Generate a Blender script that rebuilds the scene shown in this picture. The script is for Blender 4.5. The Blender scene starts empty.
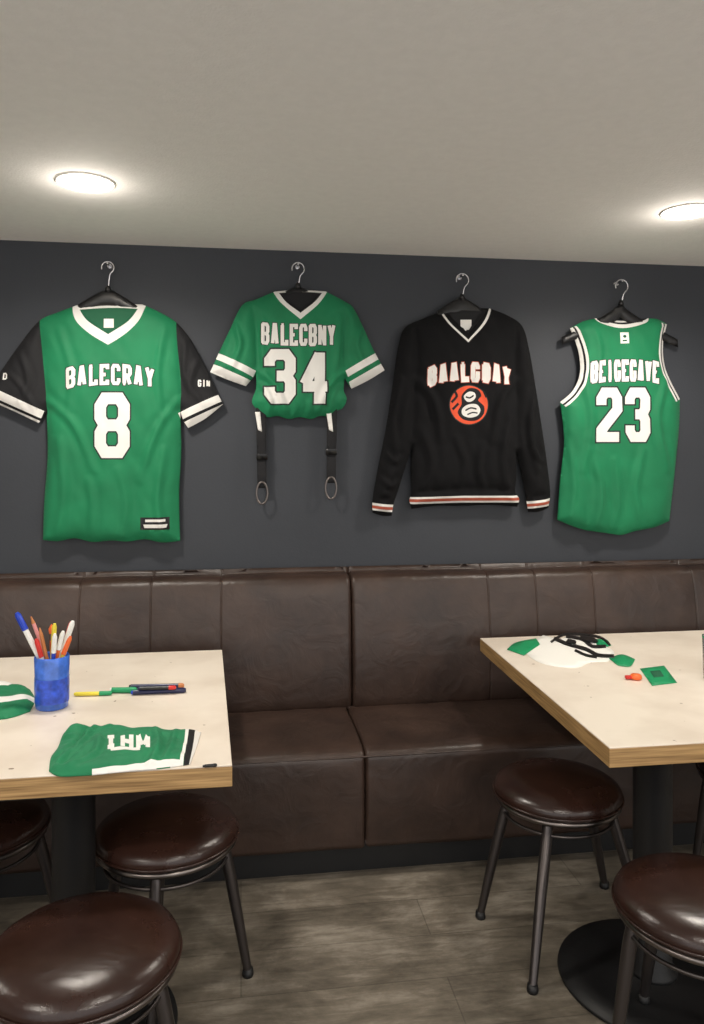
import bpy, bmesh, math, random
import numpy as np
from mathutils import Vector, noise
from mathutils.geometry import delaunay_2d_cdt
random.seed(4)
S=bpy.context.scene
# ------------------------------------------------------------ camera frame for image pixel coordinates
F=770.0; H=1.54; TH=math.radians(8.2); sn,cs=math.sin(TH),math.cos(TH)
WALL=3.42; CEIL=2.437; TZ=0.75
def P(u,v,Y=3.372):            # image pixel (u,v) unprojected onto the wall-parallel plane Y (X,Z)
    a=(u-352)/F; t=Y/(cs-a*sn); return (t*(sn+a*cs), H-t*(v-453)/F)
def Tb(u,v,z=TZ):             # image pixel (u,v) unprojected onto the level plane at height z (X,Y)
    t=F*(H-z)/(v-453); a=(u-352)/F; return (t*(sn+a*cs), t*(cs-a*sn))
# ------------------------------------------------------------ materials
def lin(c):
    return tuple((x/255/12.92 if x/255<=.04045 else ((x/255+.055)/1.055)**2.4) for x in c)
def mat(name,rgb,rough=.6,metal=0,bump=0,bscale=200,var=0,vscale=3,spec=.5,sheen=0,trans=0,emit=0,coat=0):
    m=bpy.data.materials.new(name); m.use_nodes=True; n=m.node_tree.nodes; l=m.node_tree.links
    b=n['Principled BSDF']; c=lin(rgb)
    b.inputs['Base Color'].default_value=(*c,1); b.inputs['Roughness'].default_value=rough
    b.inputs['Metallic'].default_value=metal; b.inputs['Specular IOR Level'].default_value=spec
    b.inputs['Sheen Weight'].default_value=sheen; b.inputs['Transmission Weight'].default_value=trans
    b.inputs['Coat Weight'].default_value=coat
    if emit:
        b.inputs['Emission Color'].default_value=(*c,1); b.inputs['Emission Strength'].default_value=emit
    tc=n.new('ShaderNodeTexCoord')
    if var:
        t=n.new('ShaderNodeTexNoise'); t.inputs['Scale'].default_value=vscale; t.inputs['Detail'].default_value=6
        l.new(tc.outputs['Object'],t.inputs['Vector'])
        r=n.new('ShaderNodeValToRGB'); r.color_ramp.elements[0].position=.3; r.color_ramp.elements[1].position=.7
        r.color_ramp.elements[0].color=(*[x*(1-var) for x in c],1); r.color_ramp.elements[1].color=(*[min(1,x*(1+var)) for x in c],1)
        l.new(t.outputs['Fac'],r.inputs['Fac']); l.new(r.outputs['Color'],b.inputs['Base Color'])
    if bump:
        t=n.new('ShaderNodeTexNoise'); t.inputs['Scale'].default_value=bscale; t.inputs['Detail'].default_value=4
        l.new(tc.outputs['Object'],t.inputs['Vector'])
        k=n.new('ShaderNodeBump'); k.inputs['Strength'].default_value=bump; k.inputs['Distance'].default_value=.004
        l.new(t.outputs['Fac'],k.inputs['Height']); l.new(k.outputs['Normal'],b.inputs['Normal'])
    return m
M={}
M['green']=mat('green_mesh_fabric',(18,118,76),.66,bump=.15,bscale=420,var=.12,vscale=7,sheen=.05,spec=.35)
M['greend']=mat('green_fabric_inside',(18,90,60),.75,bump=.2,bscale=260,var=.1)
M['blackf']=mat('black_fabric',(24,24,27),.75,bump=.2,bscale=300,var=.15,vscale=9,spec=.35)
M['sweat']=mat('black_fleece',(17,17,19),.92,bump=.3,bscale=300,var=.15,vscale=12,spec=.22)
M['whitef']=mat('white_twill',(230,228,224),.75,bump=.08,bscale=300)
M['outl']=mat('outline_twill',(20,36,32),.7)
M['orange']=mat('orange_twill',(224,80,42),.7)
M['orangel']=mat('rust_rib',(176,84,62),.8)
M['hang']=mat('black_hanger_plastic',(22,22,24),.4)
M['metal']=mat('chrome_hook',(200,200,205),.25,metal=1)
M['leg']=mat('dark_bronze_metal',(80,75,74),.34,metal=.85)
M['ring']=mat('brushed_steel',(120,113,110),.3,metal=1)
M['blk']=mat('black_powder_coat',(13,13,15),.5,bump=.1,bscale=150)
M['greenp']=mat('green_paper',(20,145,92),.5)
M['paper']=mat('white_paper',(242,240,234),.6)
M['blueP']=mat('blue_cup_plastic',(62,108,205),.22,var=.35,vscale=28,coat=.4)
M['blue']=mat('blue_plastic',(26,62,185),.3)
M['band']=mat('cup_print',(44,78,190),.3,var=.5,vscale=45)
M['navy']=mat('navy_plastic',(25,30,70),.3)
M['orangeP']=mat('orange_plastic',(235,110,50),.35)
M['red']=mat('red_plastic',(205,45,40),.35)
M['yellow']=mat('yellow_plastic',(232,215,70),.35)
M['white']=mat('white_plastic',(238,238,236),.3)
M['wood']=mat('pencil_wood',(190,120,70),.5)
M['blackP']=mat('black_plastic',(18,18,20),.3)
M['pink']=mat('pink_plastic',(225,150,150),.35)
M['glass']=mat('frosted_glass',(240,245,245),.18,trans=.9)
M['trimw']=mat('downlight_trim',(240,238,232),.4)
M['lens']=mat('downlight_lens',(255,240,212),.4,emit=14)

def leather(name,c1,c2,rough,fold=.35,fdist=.012):
    m=bpy.data.materials.new(name); m.use_nodes=True; n=m.node_tree.nodes; l=m.node_tree.links; b=n['Principled BSDF']
    tc=n.new('ShaderNodeTexCoord')
    t=n.new('ShaderNodeTexNoise'); t.inputs['Scale'].default_value=4; t.inputs['Detail'].default_value=8; t.inputs['Roughness'].default_value=.65
    l.new(tc.outputs['Object'],t.inputs['Vector'])
    r=n.new('ShaderNodeValToRGB'); r.color_ramp.elements[0].position=.32; r.color_ramp.elements[1].position=.7
    r.color_ramp.elements[0].color=(*lin(c1),1); r.color_ramp.elements[1].color=(*lin(c2),1)
    l.new(t.outputs['Fac'],r.inputs['Fac']); l.new(r.outputs['Color'],b.inputs['Base Color'])
    rr=n.new('ShaderNodeMapRange'); rr.inputs['To Min'].default_value=rough-.08; rr.inputs['To Max'].default_value=rough+.12
    l.new(t.outputs['Fac'],rr.inputs['Value']); l.new(rr.outputs['Result'],b.inputs['Roughness'])
    v=n.new('ShaderNodeTexVoronoi'); v.feature='DISTANCE_TO_EDGE'; v.inputs['Scale'].default_value=220; l.new(tc.outputs['Object'],v.inputs['Vector'])
    t2=n.new('ShaderNodeTexNoise'); t2.inputs['Scale'].default_value=9; t2.inputs['Detail'].default_value=5; t2.inputs['Distortion'].default_value=1.2
    l.new(tc.outputs['Object'],t2.inputs['Vector'])
    k=n.new('ShaderNodeBump'); k.inputs['Strength'].default_value=.15; k.inputs['Distance'].default_value=.002; l.new(v.outputs['Distance'],k.inputs['Height'])
    k2=n.new('ShaderNodeBump'); k2.inputs['Strength'].default_value=fold; k2.inputs['Distance'].default_value=fdist; l.new(t2.outputs['Fac'],k2.inputs['Height'])
    l.new(k.outputs['Normal'],k2.inputs['Normal']); l.new(k2.outputs['Normal'],b.inputs['Normal'])
    return m
M['leather']=leather('brown_bench_leather',(42,30,25),(67,50,42),.38)
M['seat']=leather('brown_stool_leather',(36,21,17),(52,32,26),.24,.2,.008)
M['wall']=mat('charcoal_wall_paint',(57,60,66),.62,bump=.12,bscale=90,var=.07,vscale=2,spec=.35)
M['sidewall']=mat('grey_wall_paint',(185,183,180),.7,var=.05)
M['ceil']=mat('ceiling_paint',(240,238,236),.85,bump=.35,bscale=110,var=.02,vscale=30)

# floor
m=bpy.data.materials.new('weathered_vinyl_planks'); m.use_nodes=True; n=m.node_tree.nodes; l=m.node_tree.links; b=n['Principled BSDF']
tc=n.new('ShaderNodeTexCoord')
br=n.new('ShaderNodeTexBrick'); br.inputs['Scale'].default_value=1; br.inputs['Brick Width'].default_value=1.2; br.inputs['Row Height'].default_value=.2
br.inputs['Mortar Size'].default_value=.0022; br.inputs['Color1'].default_value=(.68,.68,.68,1); br.inputs['Color2'].default_value=(1,1,1,1); br.inputs['Mortar'].default_value=(.3,.3,.3,1)
l.new(tc.outputs['Object'],br.inputs['Vector'])
def N(sc,scale,det,ro,dist=.3):
    mp2=n.new('ShaderNodeMapping'); mp2.inputs['Scale'].default_value=sc; l.new(tc.outputs['Object'],mp2.inputs['Vector'])
    t1=n.new('ShaderNodeTexNoise'); t1.inputs['Scale'].default_value=scale; t1.inputs['Detail'].default_value=det; t1.inputs['Roughness'].default_value=ro; t1.inputs['Distortion'].default_value=dist
    l.new(mp2.outputs['Vector'],t1.inputs['Vector']); return t1
t1=N((1,1.6,1),3.0,9,.66); t3=N((1.2,7,1),5,8,.7,.6)
av=n.new('ShaderNodeMix'); av.inputs['Factor'].default_value=.34; l.new(t1.outputs['Fac'],av.inputs[2]); l.new(t3.outputs['Fac'],av.inputs[3])
r=n.new('ShaderNodeValToRGB'); e=r.color_ramp.elements; e[0].position=.36; e[0].color=(*lin((76,70,61)),1); e[1].position=.64; e[1].color=(*lin((160,152,139)),1)
x=e.new(.5); x.color=(*lin((116,108,96)),1)
l.new(av.outputs[0],r.inputs['Fac'])
mx=n.new('ShaderNodeMix'); mx.data_type='RGBA'; mx.blend_type='MULTIPLY'; mx.inputs['Factor'].default_value=.55
l.new(r.outputs['Color'],mx.inputs[6]); l.new(br.outputs['Color'],mx.inputs[7]); l.new(mx.outputs[2],b.inputs['Base Color'])
b.inputs['Roughness'].default_value=.42
k=n.new('ShaderNodeBump'); k.inputs['Strength'].default_value=.2; k.inputs['Distance'].default_value=.003; l.new(t3.outputs['Fac'],k.inputs['Height']); l.new(k.outputs['Normal'],b.inputs['Normal'])
M['floor']=m
# table top : cream laminate with specks
m=bpy.data.materials.new('cream_laminate'); m.use_nodes=True; n=m.node_tree.nodes; l=m.node_tree.links; b=n['Principled BSDF']
tc=n.new('ShaderNodeTexCoord'); t=n.new('ShaderNodeTexNoise'); t.inputs['Scale'].default_value=5; t.inputs['Detail'].default_value=6; l.new(tc.outputs['Object'],t.inputs['Vector'])
r=n.new('ShaderNodeValToRGB'); r.color_ramp.elements[0].position=.35; r.color_ramp.elements[0].color=(*lin((220,207,192)),1); r.color_ramp.elements[1].position=.6; r.color_ramp.elements[1].color=(*lin((233,222,208)),1)
l.new(t.outputs['Fac'],r.inputs['Fac'])
v=n.new('ShaderNodeTexNoise'); v.inputs['Scale'].default_value=26; v.inputs['Detail'].default_value=2; l.new(tc.outputs['Object'],v.inputs['Vector'])
r2=n.new('ShaderNodeValToRGB'); r2.color_ramp.elements[0].position=.75; r2.color_ramp.elements[0].color=(0,0,0,1); r2.color_ramp.elements[1].position=.765; r2.color_ramp.elements[1].color=(1,1,1,1)
l.new(v.outputs['Fac'],r2.inputs['Fac'])
mx=n.new('ShaderNodeMix'); mx.data_type='RGBA'; l.new(r2.outputs['Color'],mx.inputs['Factor']); l.new(r.outputs['Color'],mx.inputs[6]); mx.inputs[7].default_value=(*lin((140,120,100)),1)
l.new(mx.outputs[2],b.inputs['Base Color']); b.inputs['Roughness'].default_value=.38
M['lam']=m
# ply edge
m=bpy.data.materials.new('oak_ply_edge'); m.use_nodes=True; n=m.node_tree.nodes; l=m.node_tree.links; b=n['Principled BSDF']
tc=n.new('ShaderNodeTexCoord'); mp=n.new('ShaderNodeMapping'); mp.inputs['Scale'].default_value=(2.5,2.5,90); l.new(tc.outputs['Object'],mp.inputs['Vector'])
t=n.new('ShaderNodeTexNoise'); t.inputs['Scale'].default_value=2; t.inputs['Detail'].default_value=5; l.new(mp.outputs['Vector'],t.inputs['Vector'])
r=n.new('ShaderNodeValToRGB'); r.color_ramp.elements[0].position=.3; r.color_ramp.elements[0].color=(*lin((120,90,52)),1); r.color_ramp.elements[1].position=.7; r.color_ramp.elements[1].color=(*lin((186,150,100)),1)
l.new(t.outputs['Fac'],r.inputs['Fac']); l.new(r.outputs['Color'],b.inputs['Base Color']); b.inputs['Roughness'].default_value=.5
M['ply']=m

# ------------------------------------------------------------ mesh helpers
def obj(name,verts,faces,mats,idx=None,smooth=False):
    me=bpy.data.meshes.new(name); me.from_pydata([tuple(v) for v in verts],[],faces)
    for mm in mats: me.materials.append(mm)
    if idx is not None: me.polygons.foreach_set('material_index',idx)
    if smooth: me.polygons.foreach_set('use_smooth',[True]*len(me.polygons))
    me.update(); o=bpy.data.objects.new(name,me); S.collection.objects.link(o); return o
def group(name,parts,loc=(0,0,0)):
    e=bpy.data.objects.new(name,None); e.empty_display_size=.1; S.collection.objects.link(e); e.location=loc
    bpy.context.view_layer.update()
    for p in parts:
        p.parent=e; p.matrix_parent_inverse=e.matrix_world.inverted()
    return e
def box(name,lo,hi,m,bev=0,seg=3):
    bm=bmesh.new(); bmesh.ops.create_cube(bm,size=1)
    for v in bm.verts: v.co=Vector([(lo[i]+hi[i])/2+v.co[i]*(hi[i]-lo[i]) for i in range(3)])
    if bev: bmesh.ops.bevel(bm,geom=bm.edges[:],offset=bev,segments=seg,profile=.5,affect='EDGES')
    me=bpy.data.meshes.new(name); bm.to_mesh(me); bm.free(); me.materials.append(m)
    o=bpy.data.objects.new(name,me); S.collection.objects.link(o); return o
def lathe(name,prof,c,m,seg=48,closed=False,smooth=True):
    vs=[];fs=[]
    for r_,z in prof:
        for i in range(seg):
            a=2*math.pi*i/seg; vs.append((c[0]+r_*math.cos(a),c[1]+r_*math.sin(a),c[2]+z))
    n=len(prof)
    for j in range(n if closed else n-1):
        k=(j+1)%n
        for i in range(seg):
            i2=(i+1)%seg; fs.append((j*seg+i,j*seg+i2,k*seg+i2,k*seg+i))
    o=obj(name,vs,fs,[m],smooth=smooth)
    bm=bmesh.new(); bm.from_mesh(o.data); bmesh.ops.remove_doubles(bm,verts=bm.verts,dist=1e-5); bmesh.ops.recalc_face_normals(bm,faces=bm.faces); bm.to_mesh(o.data); bm.free()
    return o
def tube(name,pts,rad,m,cyc=False,res=4,spl='POLY'):
    cu=bpy.data.curves.new(name,'CURVE'); cu.dimensions='3D'; cu.bevel_depth=1; cu.bevel_resolution=res; cu.use_fill_caps=True
    s=cu.splines.new('POLY' if spl=='POLY' else 'NURBS'); s.points.add(len(pts)-1)
    for i,p in enumerate(pts):
        s.points[i].co=(*p,1); s.points[i].radius=rad[i] if isinstance(rad,(list,tuple)) else rad
    s.use_cyclic_u=cyc
    if spl!='POLY': s.use_endpoint_u=not cyc; s.order_u=3; s.resolution_u=10
    o=bpy.data.objects.new(name,cu); S.collection.objects.link(o)
    dg=bpy.context.evaluated_depsgraph_get(); me=bpy.data.meshes.new_from_object(o.evaluated_get(dg)); bpy.data.objects.remove(o)
    me.materials.clear(); me.materials.append(m); me.polygons.foreach_set('use_smooth',[True]*len(me.polygons))
    o=bpy.data.objects.new(name,me); S.collection.objects.link(o); return o
def ringpts(c,r_,n=48): return [(c[0]+r_*math.cos(2*math.pi*i/n),c[1]+r_*math.sin(2*math.pi*i/n),c[2]) for i in range(n)]

# ---- 2D patch triangulation
def pip(pts,poly):
    x,y=pts[:,0],pts[:,1]; ins=np.zeros(len(pts),bool); p=np.array(poly); q=np.roll(p,-1,0)
    for (x1,y1),(x2,y2) in zip(p,q):
        if y1==y2: continue
        c=((y1>y)!=(y2>y))&(x<(x2-x1)*(y-y1)/(y2-y1)+x1); ins^=c
    return ins
def dseg(pts,line,closed=True):
    p=np.array(line,float); q=np.roll(p,-1,0)
    if not closed: p=p[:-1]; q=q[:-1]
    d=np.full(len(pts),1e9)
    for a,b_ in zip(p,q):
        ab=b_-a; L=(ab@ab)+1e-12; t=np.clip(((pts-a)@ab)/L,0,1); pr=a+t[:,None]*ab
        d=np.minimum(d,np.hypot(*(pts-pr).T))
    return d
def smooth(pts,n=6,closed=True):
    out=[];N=len(pts)
    rng=range(N if closed else N-1)
    g=lambda i:np.array(pts[i%N][:2],float)
    cr=lambda i:len(pts[i%N])>2 or (not closed and i in(0,N-1))
    for i in rng:
        p1,p2=g(i),g(i+1); p0=p1 if cr(i) else g(i-1); p3=p2 if cr(i+1) else g(i+2)
        for k in range(n):
            t=k/n
            out.append(tuple(.5*((2*p1)+(-p0+p2)*t+(2*p0-5*p1+4*p2-p3)*t*t+(-p0+3*p1-3*p2+p3)*t**3)))
    if not closed: out.append(tuple(g(N-1)))
    return out
def triang(polys,step,insf,bbpolys=None):
    vs=[];es=[]
    for p in polys:
        b0=len(vs); k=0
        for i in range(len(p)):
            a=np.array(p[i]);c=np.array(p[(i+1)%len(p)]); d=np.hypot(*(c-a)); m_=max(1,int(d/step))
            for j in range(m_): vs.append(tuple(a+(c-a)*j/m_)); k+=1
        es+=[(b0+i,b0+(i+1)%k) for i in range(k)]
    A=np.array([q for p in (bbpolys or polys) for q in p]); lo=A.min(0);hi=A.max(0)
    gx=[];row=0;y=lo[1]
    while y<hi[1]:
        x=lo[0]+(step/2 if row%2 else 0)
        while x<hi[0]: gx.append((x,y)); x+=step
        y+=step*.866; row+=1
    if gx:
        G=np.array(gx); G=G[insf(G)]; vs+=[tuple(g) for g in G]
    r_=delaunay_2d_cdt([Vector(v) for v in vs],es,[],0,1e-6)
    V=np.array([(v.x,v.y) for v in r_[0]]); Fc=np.array([f[:3] for f in r_[2]])
    C=V[Fc].mean(1); keep=insf(C); return V,Fc[keep],C[keep]
def solid(name,V,Fc,idx,depth,frame,mats,back=0.0):
    n=len(V); vs=[frame(x,y,d) for (x,y),d in zip(V,depth)]+[frame(x,y,back) for x,y in V]
    fs=[];cnt={};mi=[]
    for f,m_ in zip(Fc,idx):
        a,b_,c=map(int,f)
        if (V[b_][0]-V[a][0])*(V[c][1]-V[a][1])-(V[b_][1]-V[a][1])*(V[c][0]-V[a][0])<0: b_,c=c,b_
        fs.append((a,b_,c)); mi.append(int(m_)); fs.append((a+n,c+n,b_+n)); mi.append(int(m_))
        for e in((a,b_),(b_,c),(c,a)): cnt[e]=int(m_)
    for (a,b_),m_ in cnt.items():
        if (b_,a) not in cnt: fs.append((b_,a,a+n,b_+n)); mi.append(m_)
    o=obj(name,vs,fs,mats,mi,True)
    bm=bmesh.new(); bm.from_mesh(o.data); lo=[v for v in bm.verts if not v.link_faces]; bmesh.ops.delete(bm,geom=lo,context='VERTS'); bm.to_mesh(o.data); bm.free()
    return o
def wallframe(Yb): return lambda x,z,d:(x,Yb-d,z)
def flatframe(zb): return lambda x,y,d:(x,y,zb+d)
CRK=1.5
def garment(name,outline,base,regions,seams,neck,frame,conv,thick=.04,soft=.03,step=.011,fold=.007,seed=0,fold_dir=(9,3),creases=(),hem=None,prints=(),pconv=None):
    """prints: twill lettering sewn into the cloth = [(polygons, material)]"""
    O=[conv(*p) for p in smooth(outline)]
    R=[([[conv(*p) for p in smooth(pl)]],m_) for pl,m_ in regions]
    R+=[([[(pconv or conv)(*q) for q in p] for p in pl],m_) for pl,m_ in prints]
    SM=[[conv(*p) for p in smooth(s,closed=False)] for s in seams]
    NK=[conv(*p) for p in smooth(neck)] if neck else None
    CR=[([conv(*p) for p in smooth(list(c[0]),closed=False)],c[1]*CRK,c[2]) for c in creases]
    hz=conv(*hem)[1] if hem else None
    def depth(A):
        A=np.asarray(A,float); d=dseg(A,O)
        for s in SM: d=np.minimum(d,dseg(A,s,False)+soft*.55)
        base_=thick*(1-np.exp(-(d/soft)))
        w=np.array([noise.noise(Vector((x*fold_dir[0],y*fold_dir[1],seed)))+.5*noise.noise(Vector(((x+y*.6)*fold_dir[0]*2,y*fold_dir[1]*2,seed+5)))+.15*noise.noise(Vector((x*40,y*24,seed))) for x,y in A])
        out=base_+fold*w*np.clip(d/soft,0,1)
        for ln,am,wd in CR:
            p0=np.array(ln[0]);p1=np.array(ln[-1]);ab=p1-p0
            t=np.clip(((A-p0)@ab)/(ab@ab),0,1); e=dseg(A,ln,False)
            prof=np.exp(-(e/wd)**2)-.55*np.exp(-((e-wd*1.6)/wd)**2)
            out+=am*prof*(.25+.75*np.sin(math.pi*np.clip(t*.85+.1,0,1)))*np.clip(d/(soft*.5),0,1)
        if hz is not None:
            k_=np.clip(1-(A[:,1]-hz)/.5,0,1)**1.3
            ph=np.array([2.2*noise.noise(Vector((x*3,y*1.2,seed+9))) for x,y in A])
            out+=.010*k_*np.sin(A[:,0]*34+ph*2.2+seed)*np.clip(d/.008,.5,1)+.012*k_
        if NK is not None:
            i=pip(A,NK)&(dseg(A,NK)>.0035); out=np.where(i,.016,out)
        return np.maximum(out,.003)
    ins=lambda A:pip(A,O)
    polys=[O]+[p for r_ in R for p in r_[0]]+([NK] if NK else [])
    V,Fc,C=triang(polys,step,ins,[O])
    names=[base]; idx=np.zeros(len(Fc),int)
    for pls,m_ in R:
        if m_ not in names: names.append(m_)
        for pl in pls: idx[pip(C,pl)]=names.index(m_)
    return solid(name,V,Fc,idx,depth(V),frame,[M[k] for k in names]),depth
def decal(name,polys,depth,off,frame,m,step=.012):
    def ins(A):
        i=np.zeros(len(A),bool)
        for p in polys: i|=pip(A,p)
        return i
    V,Fc,C=triang(polys,step,ins)
    d=depth(V)+off
    vs=[frame(x,y,k) for (x,y),k in zip(V,d)]; fs=[]
    for f in Fc:
        a,b_,c=map(int,f)
        if (V[b_][0]-V[a][0])*(V[c][1]-V[a][1])-(V[b_][1]-V[a][1])*(V[c][0]-V[a][0])<0: b_,c=c,b_
        fs.append((a,b_,c))
    return obj(name,vs,fs,[m],smooth=True)
# ---- block lettering
G={
'8':[('c',(.2,1),(.8,1),(1,.86),(1,.64),(.82,.5),(.18,.5),(0,.64),(0,.86)),('c',(.18,.5),(.82,.5),(1,.36),(1,.14),(.8,0),(.2,0),(0,.14),(0,.36))],
'3':[('o',(0,.74),(0,.87),(.2,1),(.8,1),(1,.87),(1,.64),(.82,.51),(.35,.51)),('o',(.82,.51),(1,.38),(1,.13),(.8,0),(.2,0),(0,.13),(0,.26))],
'4':[('o',(.72,-.04),(.72,1.04)),('o',(.72,1),(0,.32)),('o',(-.08,.27),(1.08,.27)),('o',(.45,0),(1,0))],
'2':[('o',(0,.72),(0,.87),(.2,1),(.8,1),(1,.87),(1,.62),(0,.16),(0,0),(1.08,0))],
'B':[('o',(0,-.02),(0,1.02)),('o',(-.15,1),(.78,1),(1,.88),(1,.62),(.8,.5),(0,.5)),('o',(.8,.5),(1,.38),(1,.12),(.78,0),(-.15,0))],
'A':[('o',(.05,0),(.4,1),(.6,1),(.95,0)),('o',(.2,.28),(.8,.28))],
'L':[('o',(.1,1),(.1,0),(1,0),(1,.22)),('o',(-.1,1),(.4,1))],
'E':[('o',(1,.8),(1,1),(0,1),(0,0),(1,0),(1,.2)),('o',(0,.5),(.7,.5))],
'C':[('o',(1,.7),(1,.87),(.8,1),(.2,1),(0,.87),(0,.13),(.2,0),(.8,0),(1,.13),(1,.3))],
'R':[('o',(.05,0),(.05,1),(.78,1),(1,.88),(1,.6),(.8,.48),(.05,.48)),('o',(.5,.48),(1,0)),('o',(-.12,0),(.25,0))],
'Y':[('o',(0,1.03),(.5,.45)),('o',(1,1.03),(.5,.45)),('o',(.5,.52),(.5,0))],
'N':[('o',(0,0),(0,1.05)),('o',(0,1),(1,0)),('o',(1,-.05),(1,1))],
'G':[('o',(1,.7),(1,.87),(.8,1),(.2,1),(0,.87),(0,.13),(.2,0),(.8,0),(1,.13),(1,.42),(.55,.42))],
'O':[('c',(.2,1),(.8,1),(1,.87),(1,.13),(.8,0),(.2,0),(0,.13),(0,.87))],
'D':[('o',(.1,0),(.1,1)),('o',(-.12,1),(.75,1),(1,.82),(1,.18),(.75,0),(-.12,0))],
'I':[('o',(.5,0),(.5,1)),('o',(.15,1),(.85,1)),('o',(.15,0),(.85,0))],
'H':[('o',(.05,0),(.05,1)),('o',(.95,0),(.95,1)),('o',(0,.5),(1,.5))],
'M':[('o',(0,0),(0,1)),('o',(0,1),(.5,.3)),('o',(.5,.3),(1,1)),('o',(1,1),(1,0))],
'W':[('o',(0,1),(.25,0)),('o',(.25,0),(.5,.7)),('o',(.5,.7),(.75,0)),('o',(.75,0),(1,1))],
'V':[('o',(0,1.03),(.5,0)),('o',(1,1.03),(.5,0))],
}
def strokes(path,closed,w):
    p=[np.array(q,float) for q in path]; n=len(p); L=[];R_=[]
    for i in range(n):
        a=p[i-1] if (closed or i>0) else None; c=p[(i+1)%n] if (closed or i<n-1) else None
        def nd(x,y): d=y-x; d=d/(np.hypot(*d)+1e-9); return np.array((-d[1],d[0]))
        if a is None: nn=nd(p[i],c); s=1
        elif c is None: nn=nd(a,p[i]); s=1
        else:
            n1,n2=nd(a,p[i]),nd(p[i],c); nn=n1+n2; nn=nn/(np.hypot(*nn)+1e-9); s=min(1.8,1/max(.3,nn@n1))
        L.append(p[i]+nn*s*w/2); R_.append(p[i]-nn*s*w/2)
    return [[tuple(L[i]),tuple(L[(i+1)%n]),tuple(R_[(i+1)%n]),tuple(R_[i])] for i in range(n if closed else n-1)]
def text(s,u0,u1,v0,v1,w,grow=0,arc=0,gap=.2,slope=0):
    n=len(s); cw=(u1-u0)/(n+(n-1)*gap); out=[]
    for i,ch in enumerate(s):
        x0=u0+i*cw*(1+gap); c=(i+.5)/n*2-1; dv=arc*c*c+slope*c
        for g in G[ch]:
            path=[(x0+w/2+q[0]*(cw-w), v1+dv+2*arc*c*((q[0]-.5)*2/n)-w/2-q[1]*((v1-v0)-w)) for q in g[1:]]
            if g[0]=='o' and grow:
                a=np.array(path[0]);b_=np.array(path[1]);d=(a-b_)/np.hypot(*(a-b_)); path[0]=tuple(a+d*grow/2)
                a=np.array(path[-1]);b_=np.array(path[-2]);d=(a-b_)/np.hypot(*(a-b_)); path[-1]=tuple(a+d*grow/2)
            out+=strokes(path,g[0]=='c',w+grow)
    return out
def cv(polys,conv): return [[conv(*q) for q in p] for p in polys]

# ============================================================ ROOM
XL,XR,YF=-3.2,4.8,-1.3
box('floor',(XL,YF,-.05),(XR,WALL+.1,0),M['floor'])
box('ceiling',(XL,YF,CEIL),(XR,WALL+.1,CEIL+.08),M['ceil'])
box('wall_back',(XL,WALL,0),(XR,WALL+.1,CEIL),M['wall'])
box('wall_left',(XL-.1,YF,0),(XL,WALL+.1,CEIL),M['sidewall'])
box('wall_right',(XR,YF,0),(XR+.1,WALL+.1,CEIL),M['sidewall'])

# ============================================================ BENCH
def section(name,x0,x1,prof,seams,m,er=.02,groove=.004,seed=0,amp=1.0):
    pr=[np.array(p) for p in smooth(prof,4)]
    n=len(pr); nrm=[]
    for i in range(n):
        d=pr[(i+1)%n]-pr[i-1]; d=d/(np.hypot(*d)+1e-9); nrm.append(np.array((d[1],-d[0])))
    area=sum(pr[i][0]*pr[(i+1)%n][1]-pr[(i+1)%n][0]*pr[i][1] for i in range(n))
    if area<0: nrm=[-q for q in nrm]
    xs=set()
    k=int((x1-x0)/.03)
    for i in range(k+1): xs.add(round(x0+(x1-x0)*i/k,5))
    for i in range(7):
        xs.add(round(x0+er*(i/6)**1.5,5)); xs.add(round(x1-er*(i/6)**1.5,5))
    for s in seams:
        for j in range(-5,6): xs.add(round(s+j*.002,5))
    xs=sorted(x for x in xs if x0<=x<=x1); vs=[];fs=[]
    for x in xs:
        e=min(x-x0,x1-x); off=0
        if e<er: off=er*(1-math.sqrt(max(0,1-((er-e)/er)**2)))
        for s in seams: off+=groove*math.exp(-((x-s)/.003)**2)+groove*.6*math.exp(-((x-s)/.03)**2)
        for i in range(n):
            q=pr[i]-nrm[i]*off
            w=amp*(.004*noise.noise(Vector((x*4,q[0]*6+seed,q[1]*6)))+.0015*noise.noise(Vector((x*18,q[0]*12+seed,q[1]*12))))
            q=q+nrm[i]*w
            vs.append((x,min(q[0],3.414),q[1]))
    for j in range(len(xs)-1):
        for i in range(n):
            i2=(i+1)%n; fs.append((j*n+i,j*n+i2,(j+1)*n+i2,(j+1)*n+i))
    fs.append(tuple(range(n))); fs.append(tuple((len(xs)-1)*n+i for i in range(n))[::-1])
    o=obj(name,vs,fs,[m],smooth=True)
    bm=bmesh.new(); bm.from_mesh(o.data); bmesh.ops.recalc_face_normals(bm,faces=bm.faces); bm.to_mesh(o.data); bm.free()
    return o
back=[(3.262,.44,1),(3.248,.50),(3.246,.7),(3.27,.89),(3.286,.962),(3.303,.997),(3.335,1.012),(3.37,1.014),(3.402,1.009),(3.408,.99),(3.408,.44,1)]
seat=[(2.765,.105,1),(2.757,.2),(2.755,.4),(2.762,.44),(2.785,.457),(2.84,.466),(3.0,.466),(3.2,.46),(3.255,.455),(3.258,.42),(3.258,.105,1)]
def bx(u): return P(u,620,3.26)[0]
SX=.470
parts=[section('backrest_1',-2.6,SX-.001,back,[bx(u) for u in(-90,78,150,221)],M['leather'],seed=1),
 section('backrest_2',SX+.001,4.0,back,[bx(u) for u in(490,538,596,697,760,840)],M['leather'],seed=7),
 section('seat_1',-2.6,SX-.024,seat,[-1.4],M['leather'],er=.016,seed=3,amp=1.3),
 section('seat_2',SX-.022,4.0,seat,[2.2],M['leather'],er=.016,seed=11,amp=1.3),
 box('kickboard',(-2.6,2.81,0),(4.0,3.2,.115),M['blk'])]
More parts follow.
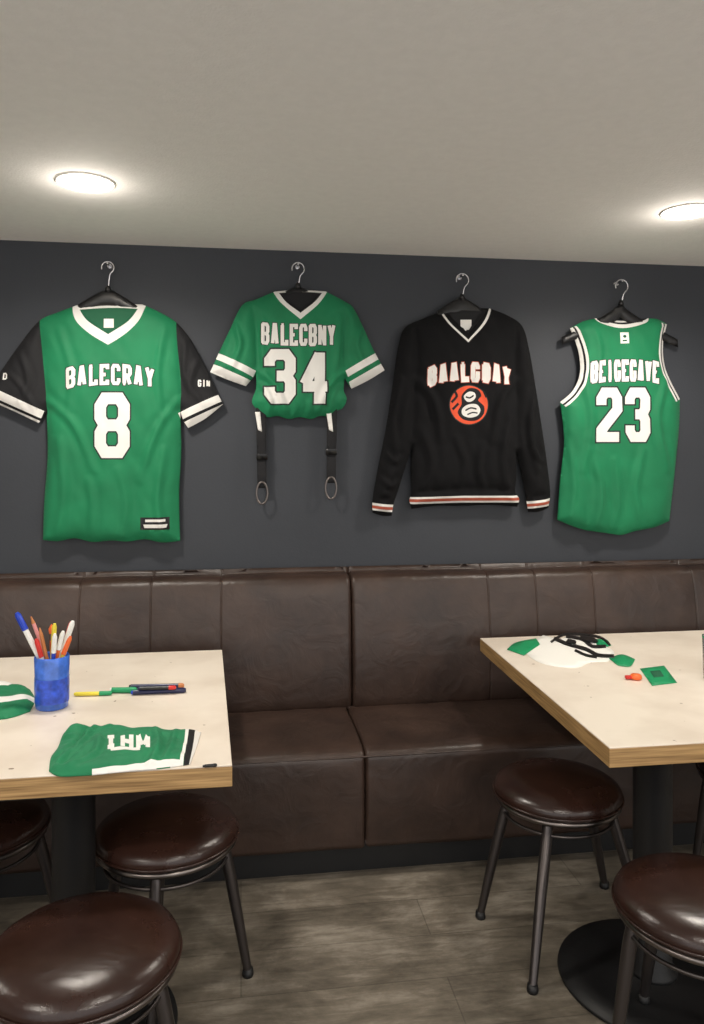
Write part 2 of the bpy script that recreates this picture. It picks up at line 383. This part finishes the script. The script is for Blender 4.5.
parts.append(tube('seat_piping',[(x,2.7605,.437) for x in np.linspace(-2.58,3.98,60)],.0035,M['leather']))
group('banquette_bench',parts)

# ============================================================ TABLES
def table(x0,x1,y0,y1,cols,k=0):
    top=box('table_top',(x0,y0,TZ-.004),(x1,y1,TZ),M['lam'],.0015,2)
    core=box('ply_edge',(x0-.0005,y0-.0005,TZ-.055),(x1+.0005,y1+.0005,TZ-.0035),M['ply'],.002,2)
    for o in(top,core):
        for v in o.data.vertices: v.co.x+=k*(v.co.y-(y0+y1)/2)
    ps=[top,core]
    for i,(x,y) in enumerate(cols):
        ps.append(lathe('base_disc_%d'%(i+1),[(0,0),(.262,0),(.27,.004),(.268,.012),(.2,.018),(.07,.024),(.062,.03),(0,.03)],(x,y,0),M['blk'],64))
        ps.append(lathe('column_%d'%(i+1),[(0,.02),(.07,.02),(.068,.035),(.055,.05),(.055,.66),(.07,.675),(.07,.69),(0,.69)],(x,y,0),M['blk'],40))
        ps.append(box('mount_plate_%d'%(i+1),(x-.16,y-.14,.685),(x+.16,y+.14,.696),M['blk'],.003))
    group('cafe_table',ps)
table(-1.05,-.049,1.974,3.135,[(-.44,2.13)],-.0457)
table(.994,2.22,1.945,3.175,[(1.195,2.11)],.026)

# ============================================================ STOOLS
def stool(x,y,feet,h=.47,r=.21):
    k=r/.21
    seat_=lathe('seat',[(0,h+.008),(.08*k,h+.006),(.14*k,h+.001),(.18*k,h-.009),(.199*k,h-.022),(.207*k,h-.036),(.206*k,h-.048),(.2*k,h-.060),(.19*k,h-.064),(0,h-.064)],(x,y,0),M['seat'],72)
    ps=[seat_, tube('seat_piping',ringpts((x,y,h-.049),.2075*k,72),.0035,M['seat'],True),
        tube('seat_band',ringpts((x,y,h-.068),.196*k,64),.0085,M['ring'],True),
        tube('stretcher_ring',ringpts((x,y,h-.115),.176*k,64),.0055,M['leg'],True)]
    for i,(dx,dy,fz) in enumerate(feet):
        d=math.hypot(dx,dy); ux,uy=dx/d,dy/d
        tx,ty=x+ux*.165*k,y+uy*.165*k
        fx,fy=x+dx,y+dy
        mx_,my_=(tx+ux*.012,ty+uy*.012)
        pts=[(x+ux*.10,y+uy*.10,h-.072),(x+ux*.15,y+uy*.15,h-.074),(tx,ty,h-.088),(mx_,my_,h-.13),(tx+(fx-tx)*.55,ty+(fy-ty)*.55,.19),(fx,fy,fz+.012)]
        ps.append(tube('leg_%d'%(i+1),pts,[.010,.013,.0165,.018,.017,.0125],M['leg'],spl='N'))
        ps.append(lathe('foot_%d'%(i+1),[(0,0),(.016,0),(.017,.006),(.015,.022),(0,.024)],(fx,fy,fz),M['blk'],16))
    group('bar_stool',ps)
def ft(r_,a0): return [(r_*math.cos(math.radians(a0+90*i)),r_*math.sin(math.radians(a0+90*i)),0) for i in range(4)]
stool(-.347,1.778,[(.235,-.06,0),(-.05,-.25,0),(-.24,.06,0),(.19,.2,0)],r=.215)
stool(-.215,2.32,[(.235,-.03,0),(-.05,.24,0),(-.2,.13,0),(-.02,-.24,0)])
stool(-.785,2.44,ft(.25,20))
stool(1.035,2.425,[(-.25,.04,0),(-.21,-.32,0),(.24,.15,0),(.25,-.10,.018)])
stool(1.125,1.758,[(-.22,.03,0),(.0,-.25,0),(.23,-.02,0),(-.02,.24,.018)])
stool(1.80,2.46,ft(.22,45))

# ============================================================ DOWNLIGHTS
def downlight(x,y,power):
    z=CEIL
    tr=lathe('trim_ring',[(.088,-.002),(.0905,-.005),(.094,-.0045),(.097,0),(.088,0)],(x,y,z-.0005),M['trimw'],56,closed=True)
    le=lathe('lens',[(0,-.010),(.05,-.009),(.08,-.0065),(.0885,-.003),(.0885,-.001),(0,-.001)],(x,y,z-.0005),M['lens'],56)
    d=bpy.data.lights.new('lamp','SPOT'); d.energy=power; d.spot_size=math.radians(165); d.spot_blend=.6; d.shadow_soft_size=.085; d.color=(1,.93,.84)
    o=bpy.data.objects.new('lamp',d); S.collection.objects.link(o); o.location=(x,y,z-.03)
    d2=bpy.data.lights.new('added_halo_light','POINT'); d2.energy=1.5; d2.shadow_soft_size=.03; d2.color=(1,.91,.8)  # extra point light added below the lens to throw a ceiling halo
    o2=bpy.data.objects.new('added_halo_light',d2); S.collection.objects.link(o2); o2.location=(x,y,z-.085)
    group('ceiling_downlight',[tr,le,o,o2])
for x in(-.51,1.639): downlight(x,2.65,64)
for x in(-2.66,3.79): downlight(x,2.65,45)
for x in(-1.6,.56,2.7): downlight(x,.5,55)  # unseen row behind the view, added for fill and ceiling bounce
for x in(-1.6,.56,2.7): downlight(x,-.8,50)  # second unseen row, likewise added as fill light

# ============================================================ HANGERS
def hanger(cu,vh,vb,half,slope,hgt=17,ex=1.25):
    Y=3.374; ps=[]
    k=P(cu+1,vh,Y)[0]-P(cu,vh,Y)[0]
    cx,zt=P(cu,vh,Y); _,zb=P(cu,vb,Y)
    r_=6.2*k; pts=[]
    for a in range(200,-61,-20):
        pts.append((cx+r_*math.cos(math.radians(a)),Y-.006,zt-r_+r_*math.sin(math.radians(a))))
    pts.append((cx+.2*r_,Y-.004,zt-2.4*r_)); pts.append((cx+.05*r_,Y,zb-.012))
    ps.append(tube('hook',pts,.0034,M['metal'],spl='N'))
    w=half*k; ss=np.linspace(-1,1,31)
    f=lambda s:zb-slope*k*(abs(s)**ex)
    top=[(cx+w*s,f(s)) for s in ss]
    bot=[(cx+w*s,f(s)-hgt*k*(1-.45*abs(s))) for s in ss[::-1]]
    pl=top+bot
    V,Fc,C=triang([pl],.02,lambda A:pip(A,pl)); dd=.014*np.clip(dseg(V,pl)/.006,.45,1)
    ps.append(solid('shoulders',V,Fc,[0]*len(Fc),dd,wallframe(3.383),[M['hang']],back=0))
    ps.append(lathe('hook_collar',[(0,.012),(.008,.012),(.012,0),(.012,-.012),(0,-.012)],(cx,Y,zb),M['hang'],20))
    px,pz=cx,zt-1.6*k
    for nm,r1,r2,dp,yy in(('wall_peg',.004,.004,.06,WALL-.030),('rosette',.014,.010,.006,WALL-.003)):
        bm=bmesh.new(); bmesh.ops.create_cone(bm,cap_ends=True,segments=24,radius1=r1,radius2=r2,depth=dp)
        me=bpy.data.meshes.new(nm); bm.to_mesh(me); bm.free(); me.materials.append(M['metal']); o=bpy.data.objects.new(nm,me); S.collection.objects.link(o)
        o.rotation_euler=(math.pi/2,0,0); o.location=(px,yy,zt-.008); ps.append(o)
    group('clothes_hanger',ps)
hanger(108,262,289,30,17)
hanger(298,263,286,24,13)
hanger(462,274,297,24,14)
hanger(621,280,303,58,33,13,.8)

WF=wallframe(3.384)
def D(name,polys,dep,off,m,step=.012): return decal(name,cv(polys,P),dep,off,WF,M[m],step)
def circ(cu,cv_,ru,rv=None,n=40): rv=rv or ru; return [(cu+ru*math.cos(2*math.pi*i/n),cv_+rv*math.sin(2*math.pi*i/n)) for i in range(n)]

# ---------------- jersey 8
out=[(76,305,1),(108,303.5),(142,304,1),(160,312),(176,322),(189,337),(203,362),(214,386),(223,404,1),(206,418),(188,428,1),(183,420),(180,410,1),(181,450),(179,495),(180,541,1),(163,542.5),(145,539.5),(128,541.5),(111,540.5),(92,542),(75,538.5),(58,541),(43,540,1),(44,500),(47,455),(46,410,1),(42,417),(38,423,1),(15,412),(-10,401,1),(-13,388,1),(0,371),(17,347),(38,321),(57,312)]
bandL=[(-16,383,1),(44,411,1),(36,428,1),(-16,404,1)]
bandR=[(224,392,1),(178,413,1),(186,432,1),(230,405,1)]
regs=[([(-20,400,1),(30,440,1),(47,414,1),(45,380),(39,318,1),(30,310,1),(-30,380,1)],'blackf'),
 ([(182,440,1),(240,410,1),(200,320,1),(176,316,1),(177,340),(181,385),(180,412,1)],'blackf'),
 (bandL,'whitef'),(bandR,'whitef'),
 ([(-16,393,1),(41,418.5,1),(40,421,1),(-16,396,1)],'blackf'),
 ([(228,398.5,1),(181,420,1),(182,423,1),(229,401,1)],'blackf'),
 ([(71,301,1),(76,320),(90,334),(109,345.5,1),(127,334),(140,320),(147,301,1),(110,298,1)],'whitef'),
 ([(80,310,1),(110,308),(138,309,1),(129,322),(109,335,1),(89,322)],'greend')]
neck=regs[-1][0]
seams=[[(39,320),(45,380),(47,414)],[(176,320),(181,385),(180,412)]]
cr=[([(48,400),(75,425),(95,470)],.006,.016),([(179,400),(158,430),(140,480)],.006,.016),([(60,330),(72,370),(70,410)],.004,.014),([(165,330),(158,372),(162,420)],.005,.014),
 ([(60,440),(66,490),(60,535)],.006,.018),([(120,470),(128,500),(124,538)],.005,.018),([(165,450),(158,500),(165,538)],.006,.016),([(20,352),(30,380),(20,402)],.006,.012),([(198,360),(190,385),(205,405)],.006,.012),([(90,480),(94,510),(90,538)],.005,.016),
 ([(8,372),(22,386),(36,410)],.005,.010),([(186,340),(184,372),(192,400)],.005,.010)]
t=lambda gr:text('BALECRAY',67,155,364.5,385.5,3.6,gr,arc=4,gap=.18)
t8=lambda gr:text('8',95.5,130.5,393,458,11.5,gr)
pr=[(t(1.6),'outl'),(t(0),'whitef'),(t8(3.0),'outl'),(t8(0),'whitef'),([[(141,517),(170,516.5),(170,529),(141,529.5)]],'blackP'),([[(146,519),(166,518.5),(166,521),(146,521.5)],[(144,524),(168,523.5),(167,527),(145,527.5)]],'whitef'),
 (text('GIN',198,210,380,387,1.5,0,gap=.2)+text('D',3,8,373,380,1.5,0),'whitef')]
g,dep=garment('shirt',out,'green',regs,seams,neck,WF,P,thick=.036,fold=.007,seed=1,creases=cr,hem=(110,541),prints=pr)
group('football_jersey',[g,D('neck_label',[[(104,319),(114,319),(114,328),(104,328)]],lambda A:np.full(len(A),.0175),.001,'paper')])

# ---------------- cropped jersey 34
out=[(275,291,1),(300,289.5),(326,291,1),(345,301),(354,308),(365,330),(374,350),(385,370,1),(369,380),(352,388.5,1),(348,383),(345,378,1),(344,390),(347,399),(343,408),(336,411),(331,416),(320,416),(311,419),(300,417),(289,419),(278,416),(268,417),(259,411),(252,402),(256,388),(256,374,1),(251,380),(246,386,1),(229,380),(210,372,1),(219,352),(229,331),(242,305),(256,299)]
regs=[([(218.5,353,1),(256,371,1),(253,377,1),(216,359,1)],'whitef'),([(213.5,364,1),(252,381,1),(247,388,1),(208,371,1)],'whitef'),
 ([(377,352,1),(345,371,1),(348,377,1),(380,358.5,1)],'whitef'),([(382,363,1),(349,382,1),(352,390,1),(387,370,1)],'whitef'),
 ([(272,289,1),(280,303),(300,320.5,1),(318,305),(329,289,1),(300,286,1)],'whitef'),
 ([(279,293,1),(300,292),(322,293,1),(314,303),(300,314,1),(286,303)],'blackf')]
neck=regs[-1][0]
seams=[[(252,302),(257,340),(256,374)],[(346,302),(343,340),(345,378)]]
cr=[([(258,372),(275,385),(285,412)],.009,.014),([(343,372),(328,388),(318,412)],.009,.014),([(262,320),(262,350),(268,380)],.006,.014),([(340,318),(338,350),(332,385)],.006,.014),
 ([(234,322),(240,345),(232,368)],.009,.012),([(362,325),(356,348),(366,368)],.009,.012),([(300,330),(302,370),(300,412)],.004,.02),([(262,385),(270,400),(268,412)],.007,.010),([(338,385),(330,400),(334,410)],.007,.010),([(292,402),(295,410),(293,416)],.007,.010),([(308,402),(309,410),(307,416)],.007,.010)]
t=lambda gr:text('BALECBNY',261,335,325,347,3.4,gr,arc=-1,gap=.15,slope=1)
t8=lambda gr:text('34',264,330,350,404,10.5,gr,gap=.12)
pr=[(t(1.4),'outl'),(t(0),'whitef'),(t8(3.2),'outl'),(t8(0),'whitef')]
g,dep2=garment('shirt',out,'green',regs,seams,neck,WF,P,thick=.045,fold=.008,seed=9,creases=cr,prints=pr)
ps=[g]
for u0,u1,vb in((261,262,488),(332,331,483)):
    pl=[P(u0-5,408,3.38),P(u0+5,408,3.38),P(u1+4.5,vb,3.38),P(u1-4.5,vb,3.38)]
    V,Fc,C=triang([pl],.015,lambda A:pip(A,pl)); ps.append(solid('strap',V,Fc,[0]*len(Fc),[.004+.002*math.sin(y*40) for x,y in V],wallframe(3.38),[M['blackf']]))
    pl=[P(u0-6,412,3.38),P(u0-1,412,3.38),P(u0+1,432,3.38),P(u0-3,430,3.38)]
    V,Fc,C=triang([pl],.015,lambda A:pip(A,pl)); ps.append(solid('tab',V,Fc,[0]*len(Fc),[.008]*len(V),wallframe(3.38),[M['whitef']]))
    pl=[P(u1-5.5,vb-34,3.38),P(u1+5.5,vb-34,3.38),P(u1+5.5,vb-28,3.38),P(u1-5.5,vb-28,3.38)]
    V,Fc,C=triang([pl],.03,lambda A:pip(A,pl)); ps.append(solid('buckle',V,Fc,[0]*len(Fc),[.010]*len(V),wallframe(3.38),[M['blackP']]))
    c=[P(u1+5.5*math.cos(a),vb+5+11*math.sin(a),3.376) for a in np.linspace(0,2*math.pi,25)[:-1]]
    ps.append(tube('ring',[(x,3.376,z) for x,z in c],.0045,M['ring'],True))
group('cropped_jersey',ps)

# ---------------- sweatshirt
out=[(443,311,1),(466,308),(490,308,1),(508,315),(523,326),(530,350),(536,385),(543,430),(548,465),(551,492),(549,508,1),(539,512),(529,512,1),(526,494),(521,470),(517,452,1),(517,475),(516,492),(520,499),(518,507,1),(490,505),(463,506),(436,506),(412,509,1),(410,500),(412,492),(411,470),(412,447,1),(405,470),(398,492),(394,504),(392,516,1),(383,516),(373,513,1),(373,499),(378,470),(386,430),(393,385),(398,350),(405,328),(422,319)]
def strip(l,r,a,b): return [(l,a[0],1),(463,(a[0]+a[1])/2-1,1),(r,a[1],1),(r,b[1],1),(463,(b[0]+b[1])/2-1,1),(l,b[0],1)]
regs=[(strip(400,525,(497.5,495.5),(499.5,497.5)),'whitef'),(strip(400,525,(499.5,497.5),(502.5,500.5)),'orangel'),(strip(400,525,(502.5,500.5),(504.5,502.5)),'whitef'),
 ([(365,502,1),(400,505.5,1),(400,508,1),(365,504.5,1)],'whitef'),([(365,504.5,1),(400,508,1),(400,511,1),(365,507.5,1)],'orangel'),([(365,507.5,1),(400,511,1),(400,513,1),(365,509.5,1)],'whitef'),
 ([(524,502,1),(555,497.5,1),(555,500,1),(524,504.5,1)],'whitef'),([(524,504.5,1),(555,500,1),(555,503,1),(524,507.5,1)],'orangel'),([(524,507.5,1),(555,503,1),(555,505,1),(524,509.5,1)],'whitef'),
 ([(437,307,1),(446,326),(466,346,1),(484,326),(495,306,1)],'sweat'),
 ([(438.5,307,1),(447,325),(466,343.5,1),(483,325),(493,306,1)],'whitef'),([(440.8,307,1),(448.8,324),(466,340.8,1),(480.7,324),(490.7,306,1)],'sweat'),
 ([(446,311,1),(466,310),(487,310,1),(477,322),(466,334.5,1),(453,322)],'blackf')]
neck=regs[-1][0]
seams=[[(414,322),(417,360),(414,400),(412,450)],[(517,322),(514,360),(516,400),(517,455)],[(411,492),(463,489),(517,490)],[(372,498),(398,500)],[(526,498),(551,494)]]
cr=[([(416,380),(432,400),(440,440)],.010,.018),([(514,380),(498,402),(490,440)],.010,.018),([(420,430),(430,460),(424,488)],.009,.018),([(508,420),(500,455),(506,488)],.009,.018),([(400,380),(392,420),(396,460)],.011,.014),([(534,390),(528,430),(536,470)],.011,.014),
 ([(384,450),(394,462),(400,458)],.009,.012),([(532,450),(540,462),(546,458)],.009,.012),([(380,478),(390,486),(398,482)],.009,.012),([(455,440),(463,465),(458,488)],.008,.018),([(480,445),(477,468),(482,488)],.008,.016)]
t=lambda gr:text('BAALGDAY',426,509,363,383,4.3,gr,arc=5,gap=.2)
sw=lambda pts,w:strokes(smooth(pts,5,False),False,w)
pr=[(t(1.2),'orangel'),(t(0),'whitef'),([circ(466.5,405.5,20)],'outl'),([circ(466.5,405.5,19)],'orange'),
 ([smooth([(459,396),(466,389),(475,390),(479,396),(476,401),(482,407),(481,415),(473,421),(461,420),(455,413),(459,405)],5)]+sw([(449,403),(454,397),(452,392)],2.4)+sw([(450,410),(456,404)],2.4)+sw([(484,398),(481,392)],2),'blackf'),
 ([smooth([(461,397),(466,392.5),(472,393.5),(473,398),(469,402),(464,402)],5)],'whitef'),
 ([smooth([(460,409),(466,405),(474,405),(478,410),(475,416),(467,418),(460,415)],5)],'whitef'),
 (sw([(463,397.5),(467,398.5),(471,396)],1.5)+sw([(463,411),(468,408.5),(474,409.5)],1.5)+sw([(465,415),(470,413),(475,413.5)],1.3),'blackf')]
g,dep3=garment('pullover',out,'sweat',regs,seams,neck,WF,P,thick=.05,fold=.012,seed=21,creases=cr,prints=pr)
group('sweatshirt',[g,D('neck_label',[[(460,320),(471,320),(471,331),(460,331)]],lambda A:np.full(len(A),.0175),.001,'paper')])

# ---------------- basketball jersey 23
out=[(597,318,1),(622,320.5),(649,318,1),(659,319),(668,324,1),(664,345),(667,370),(681,399,1),(680,430),(676,470),(670,521,1),(655,527),(635,531),(622,535),(612,534),(598,532),(585,530),(572,526),(558,520,1),(561,480),(565,440),(561,402,1),(574,390),(581,372),(579,350),(571,328,1),(584,321)]
tl=[(571,328),(579,350),(581,372),(574,390),(561,402)]
tr=[(668,324),(664,345),(667,370),(681,399)]
def ribbon(line,w0,w1,side):
    L=smooth(line,6,False); o1=[];o2=[]
    for i,p in enumerate(L):
        a=np.array(L[max(0,i-1)]);b_=np.array(L[min(len(L)-1,i+1)]);d=(b_-a)/np.hypot(*(b_-a)); nn=np.array((d[1],-d[0]))*side
        o1.append((*(np.array(p)+nn*w0),1)); o2.append((*(np.array(p)+nn*w1),1))
    return o1+o2[::-1]
regs=[(ribbon(tl,-3,2.8,1),'whitef'),(ribbon(tl,2.8,4.4,1),'blackf'),(ribbon(tl,4.4,6.6,1),'whitef'),
 (ribbon(tr,-3,2.8,-1),'whitef'),(ribbon(tr,2.8,4.4,-1),'blackf'),(ribbon(tr,4.4,6.6,-1),'whitef'),
 ([(594,315,1),(600,323),(622,328.5),(645,323),(651,315,1),(622,316,1)],'whitef'),([(595,315,1),(600,319.5),(622,324.5),(645,320),(650,315,1),(622,316,1)],'blackf'),([(596,314,1),(602,318.5),(622,322.5),(643,318.5),(649,314,1),(622,314,1)],'whitef')]
cr=[([(582,380),(590,420),(582,470)],.006,.018),([(664,380),(655,420),(665,470)],.006,.018),([(590,450),(598,490),(592,528)],.006,.018),([(640,450),(632,490),(640,527)],.006,.018),([(567,440),(572,480),(568,515)],.005,.014),([(592,330),(598,350),(594,380)],.004,.014),([(612,460),(616,495),(612,530)],.006,.016)]
t=lambda gr:text('BEIGEGAVE',589,657,360,382,3.2,gr,arc=2,gap=.12)
t8=lambda gr:text('23',594.5,648,388,442,9.8,gr,gap=.12)
pr=[(t(1.4),'outl'),(t(0),'whitef'),(t8(3.0),'outl'),(t8(0),'whitef'),([[(618.5,333),(626.5,333),(626.5,344),(618.5,344)]],'paper'),([circ(622.5,337,1.5)],'greend'),([[(620.5,340.5),(624.5,340.5),(624.5,342),(620.5,342)]],'greend')]
g,dep4=garment('tank_top',out,'green',regs,[],None,WF,P,thick=.036,fold=.008,seed=33,creases=cr,hem=(622,532),prints=pr)
group('basketball_jersey',[g])

# ============================================================ TABLE ITEMS
CRK=1.0
TF=flatframe(TZ+.0006)
def flat(name,polys,m,off=0,th=.0012,step=.05):
    pp=[[Tb(*q[:2]) for q in (smooth(p,5))] for p in polys]
    def ins(A):
        i=np.zeros(len(A),bool)
        for p in pp: i|=pip(A,p)
        return i
    V,Fc,C=triang(pp,step,ins); return solid(name,V,Fc,[0]*len(Fc),[off+th]*len(V),TF,[M[m]],back=off)
# folded green shorts
CZ=lambda u,v:Tb(u,v,TZ+.012)
out=[(49,767,1),(51,754),(58,744),(64,730),(76,724,1),(100,726),(130,726),(160,728),(201,729,1),(196,745),(190,760,1),(165,764),(130,767),(90,771,1),(60,772)]
regs=[([(186,726,1),(184,745),(178,766,1),(182,766,1),(187,745),(190,726,1)],'whitef'),([(196,725,1),(193,745),(187,768,1),(198,766,1),(206,725,1)],'whitef'),([(190,725,1),(187,745),(182,768,1),(187,768,1),(193,745),(196,725,1)],'blackf'),([(92,769.5,1),(130,765),(180,760,1),(182,762,1),(130,768),(92,774,1)],'whitef')]
C2=lambda u,v:Tb(u,v,TZ+.028)
pr=[(text('IHM',104,150,732,748,4.4,0,gap=.16),'whitef'),([[(110,747),(140,745),(140,748),(111,750)]],'whitef')]
g,dep5=garment('folded_cloth',out,'green',regs,[[(60,765),(75,748),(88,728)]],None,TF,CZ,thick=.024,soft=.014,fold=.008,seed=50,fold_dir=(14,14),step=.006,
  creases=[([(60,760),(80,745),(95,728)],.010,.010),([(70,768),(95,756),(100,740)],.008,.010),([(150,764),(158,750),(155,732)],.008,.010),([(60,735),(85,738),(110,729)],.008,.008),([(165,760),(172,745),(176,732)],.006,.008)],prints=pr,pconv=C2)
group('folded_shorts',[g])
out=[(-60,716,1),(-50,690),(-20,680),(8,682),(30,687,1),(35,697),(30,708,1),(0,716)]
regs=[([(-60,706,1),(0,702),(40,694,1),(40,699,1),(0,707),(-60,711,1)],'whitef'),([(-10,683,1),(16,684,1),(8,689,1),(-14,688,1)],'whitef')]
g,_=garment('folded_cloth',out,'green',regs,[],None,TF,CZ,thick=.026,soft=.018,fold=.008,seed=60,fold_dir=(14,14),step=.009)
group('folded_shirt',[g])
# paper cut-outs
group('paper_jersey_cutout',[flat('white_sheet',[[(526,653),(532,643),(543,635.5,1),(560,639),(575,636),(592,641),(614,652),(608,662,1),(590,663),(578,668),(560,667.5),(540,663)]],'paper'),
 flat('green_sleeve',[[(507,650,1),(516,643),(536,639,1),(540,645,1),(524,656,1)]],'greenp',.0013),
 flat('green_patch',[[(609,659,1),(622,655),(635,660,1),(630,667),(618,666,1)],[(594,640,1),(606,640),(611,646,1),(600,648)]],'greenp',.0013),
 flat('ink_lines',[ [tuple(q)+(1,) for q in poly] for poly in
   strokes(smooth([(554,639),(568,645),(586,650),(598,656),(614,657)],4,False),False,3.4)+strokes(smooth([(566,637),(582,640),(592,647),(606,647)],4,False),False,3.0)+strokes(smooth([(575,651),(586,656),(597,658)],4,False),False,2.4)+strokes(smooth([(551,643),(563,635.5),(580,635),(600,638),(610,646)],4,False),False,2.2)],'blackP',.0027,step=.05),
 flat('ink_patch',[[(580,636.5,1),(592,638),(598,643),(590,644),(582,641)],[(568,640,1),(576,642),(574,646),(566,644)]],'blackP',.0041)])
group('green_card',[flat('card',[[(640,669,1),(664,666,1),(677,683,1),(652,686,1)]],'greenp'),flat('print',[[(650,672,1),(660,671,1),(664,677,1),(654,678,1)]],'greend',.0013)])
def marker(name,a,b_,r_,body,cap,tip=None,capf=.3):
    a=Vector(a);b_=Vector(b_);d=b_-a; d_=d.normalized()
    ps=[tube('barrel',[a,a+d*(1-capf)],r_,M[body]),tube('cap',[a+d*(1-capf),b_-d_*r_*.8,b_],[r_*1.15,r_*1.1,r_*.7],M[cap]),
        tube('end_plug',[a-d_*.006,a],[r_*.7,r_*.9],M[tip or cap])]
    return group(name,ps)
def tp(u,v,z): x,y=Tb(u,v,z); return (x,y,z)
a=tp(636,676,TZ+.012)
group('whistle',[lathe('whistle_body',[(0,0),(.016,0),(.02,.004),(.02,.012),(.016,.017),(0,.018)],(a[0],a[1],TZ+.001),M['orangeP'],24),box('mouthpiece',(a[0]-.038,a[1]-.006,TZ+.003),(a[0]-.008,a[1]+.010,TZ+.014),M['red'],.003)])
marker('marker',tp(76,694,TZ+.008),tp(112,693,TZ+.008),.0065,'yellow','greenp','yellow',.35)
marker('marker',tp(112,690,TZ+.010),tp(137,690,TZ+.010),.009,'greenp','greenp','white',.3)
marker('marker',tp(133,692.5,TZ+.009),tp(186,690,TZ+.009),.008,'navy','navy','blue',.3)
marker('marker',tp(131,686.5,TZ+.009),tp(184,685.5,TZ+.009),.0075,'navy','wood','blackP',.1)
marker('marker',tp(140,688.5,TZ+.022),tp(176,687.5,TZ+.022),.006,'blackP','red','navy',.2)
marker('crayon',tp(205,766,TZ+.005),tp(217,765,TZ+.005),.004,'blackP','blackP')

# pencil cup
cx,cy=-.582,2.504
cup=lathe('cup',[(0,0),(.046,0),(.049,.004),(.050,.05),(.052,.158),(.050,.161),(.048,.158),(.046,.01),(0,.008)],(cx,cy,TZ+.0005),M['blueP'],48)
band=lathe('label_band',[(.0507,.02),(.0516,.095)],(cx,cy,TZ+.0005),M['band'],48)
ps=[cup,band]
def pen(bx_,by,tx,ty,L,r_,body,cap,style):
    b_=Vector((cx+bx_,cy+by,TZ+.014)); t_=Vector((cx+tx,cy+ty,TZ+.16)); d=(t_-b_).normalized(); e=b_+d*L
    if style=='pencil':
        ps.append(tube('pencil_body',[b_,e-d*.03],r_,M[body],res=2)); ps.append(tube('pencil_point',[e-d*.03,e-d*.006],[r_,r_*.3],M['wood'])); ps.append(tube('pencil_lead',[e-d*.006,e],[r_*.3,.0004],M[cap]))
    elif style=='brush':
        ps.append(tube('handle',[b_,e-d*.05],[r_*.7,r_],M[body])); ps.append(tube('ferrule',[e-d*.05,e-d*.03],r_*1.15,M['ring'])); ps.append(tube('bristles',[e-d*.03,e-d*.015,e],[r_*1.1,r_*1.3,.0006],M[cap]))
    else:
        ps.append(tube('pen_barrel',[b_,e-d*.06],r_,M[body])); ps.append(tube('pen_cap',[e-d*.06,e-d*.01,e],[r_*1.15,r_*1.12,r_*.6],M[cap]))
        ps.append(tube('pen_clip',[e-d*.012+Vector((0,-r_*1.4,0)),e-d*.05+Vector((0,-r_*1.5,0))],.0015,M[cap]))
pen(.03,.0,-.036,-.01,.315,.0085,'white','blue','pen')
pen(.03,.01,-.022,.01,.29,.006,'pink','navy','pencil')
pen(.02,-.02,-.012,-.02,.25,.006,'wood','blackP','pencil')
pen(.0,.02,-.004,.02,.24,.007,'orangeP','orangeP','brush')
pen(-.01,.01,.004,-.012,.255,.0065,'yellow','yellow','pen')
pen(-.02,-.01,.018,-.02,.235,.0065,'orangeP','white','pen')
pen(-.02,.0,.028,.0,.265,.0075,'white','white','pen')
pen(-.015,.02,.026,.02,.255,.0065,'red','red','pen')
pen(-.02,-.02,.034,-.008,.22,.0065,'yellow','orangeP','pen')
pen(.0,-.02,.012,-.035,.225,.0065,'blue','white','pen')
pen(.01,-.01,-.024,-.028,.215,.0065,'white','red','pen')
group('pencil_cup',ps)
# glass on right table
gx,gy=1.636,2.474
gl=[lathe('tumbler',[(0,0),(.036,0),(.039,.004),(.043,.15),(.042,.152),(.0405,.15),(.036,.012),(0,.01)],(gx,gy,TZ+.0005),M['glass'],40),
 lathe('rim_band',[(.0432,.145),(.0436,.152)],(gx,gy,TZ+.0005),M['greenp'],40),
 lathe('candle',[(0,.012),(.033,.012),(.037,.12),(.03,.125),(0,.125)],(gx,gy,TZ+.0005),M['white'],32)]  # white candle, enlarged so the glass looks less dark
group('glass_tumbler',gl)

# ============================================================ WORLD / CAMERA
w=bpy.data.worlds.new('world'); S.world=w; w.use_nodes=True
w.node_tree.nodes['Background'].inputs[0].default_value=(1,.985,.965,1); w.node_tree.nodes['Background'].inputs[1].default_value=1.35
S.view_settings.view_transform='Standard'; S.view_settings.look='None'; S.view_settings.exposure=0
cd=bpy.data.cameras.new('camera'); cd.sensor_width=36; cd.lens=F/1024*36; cd.shift_y=-59/1024; cd.clip_start=.05
co=bpy.data.objects.new('camera',cd); S.collection.objects.link(co); co.location=(0,0,H); co.rotation_euler=(math.pi/2,0,-TH); S.camera=co
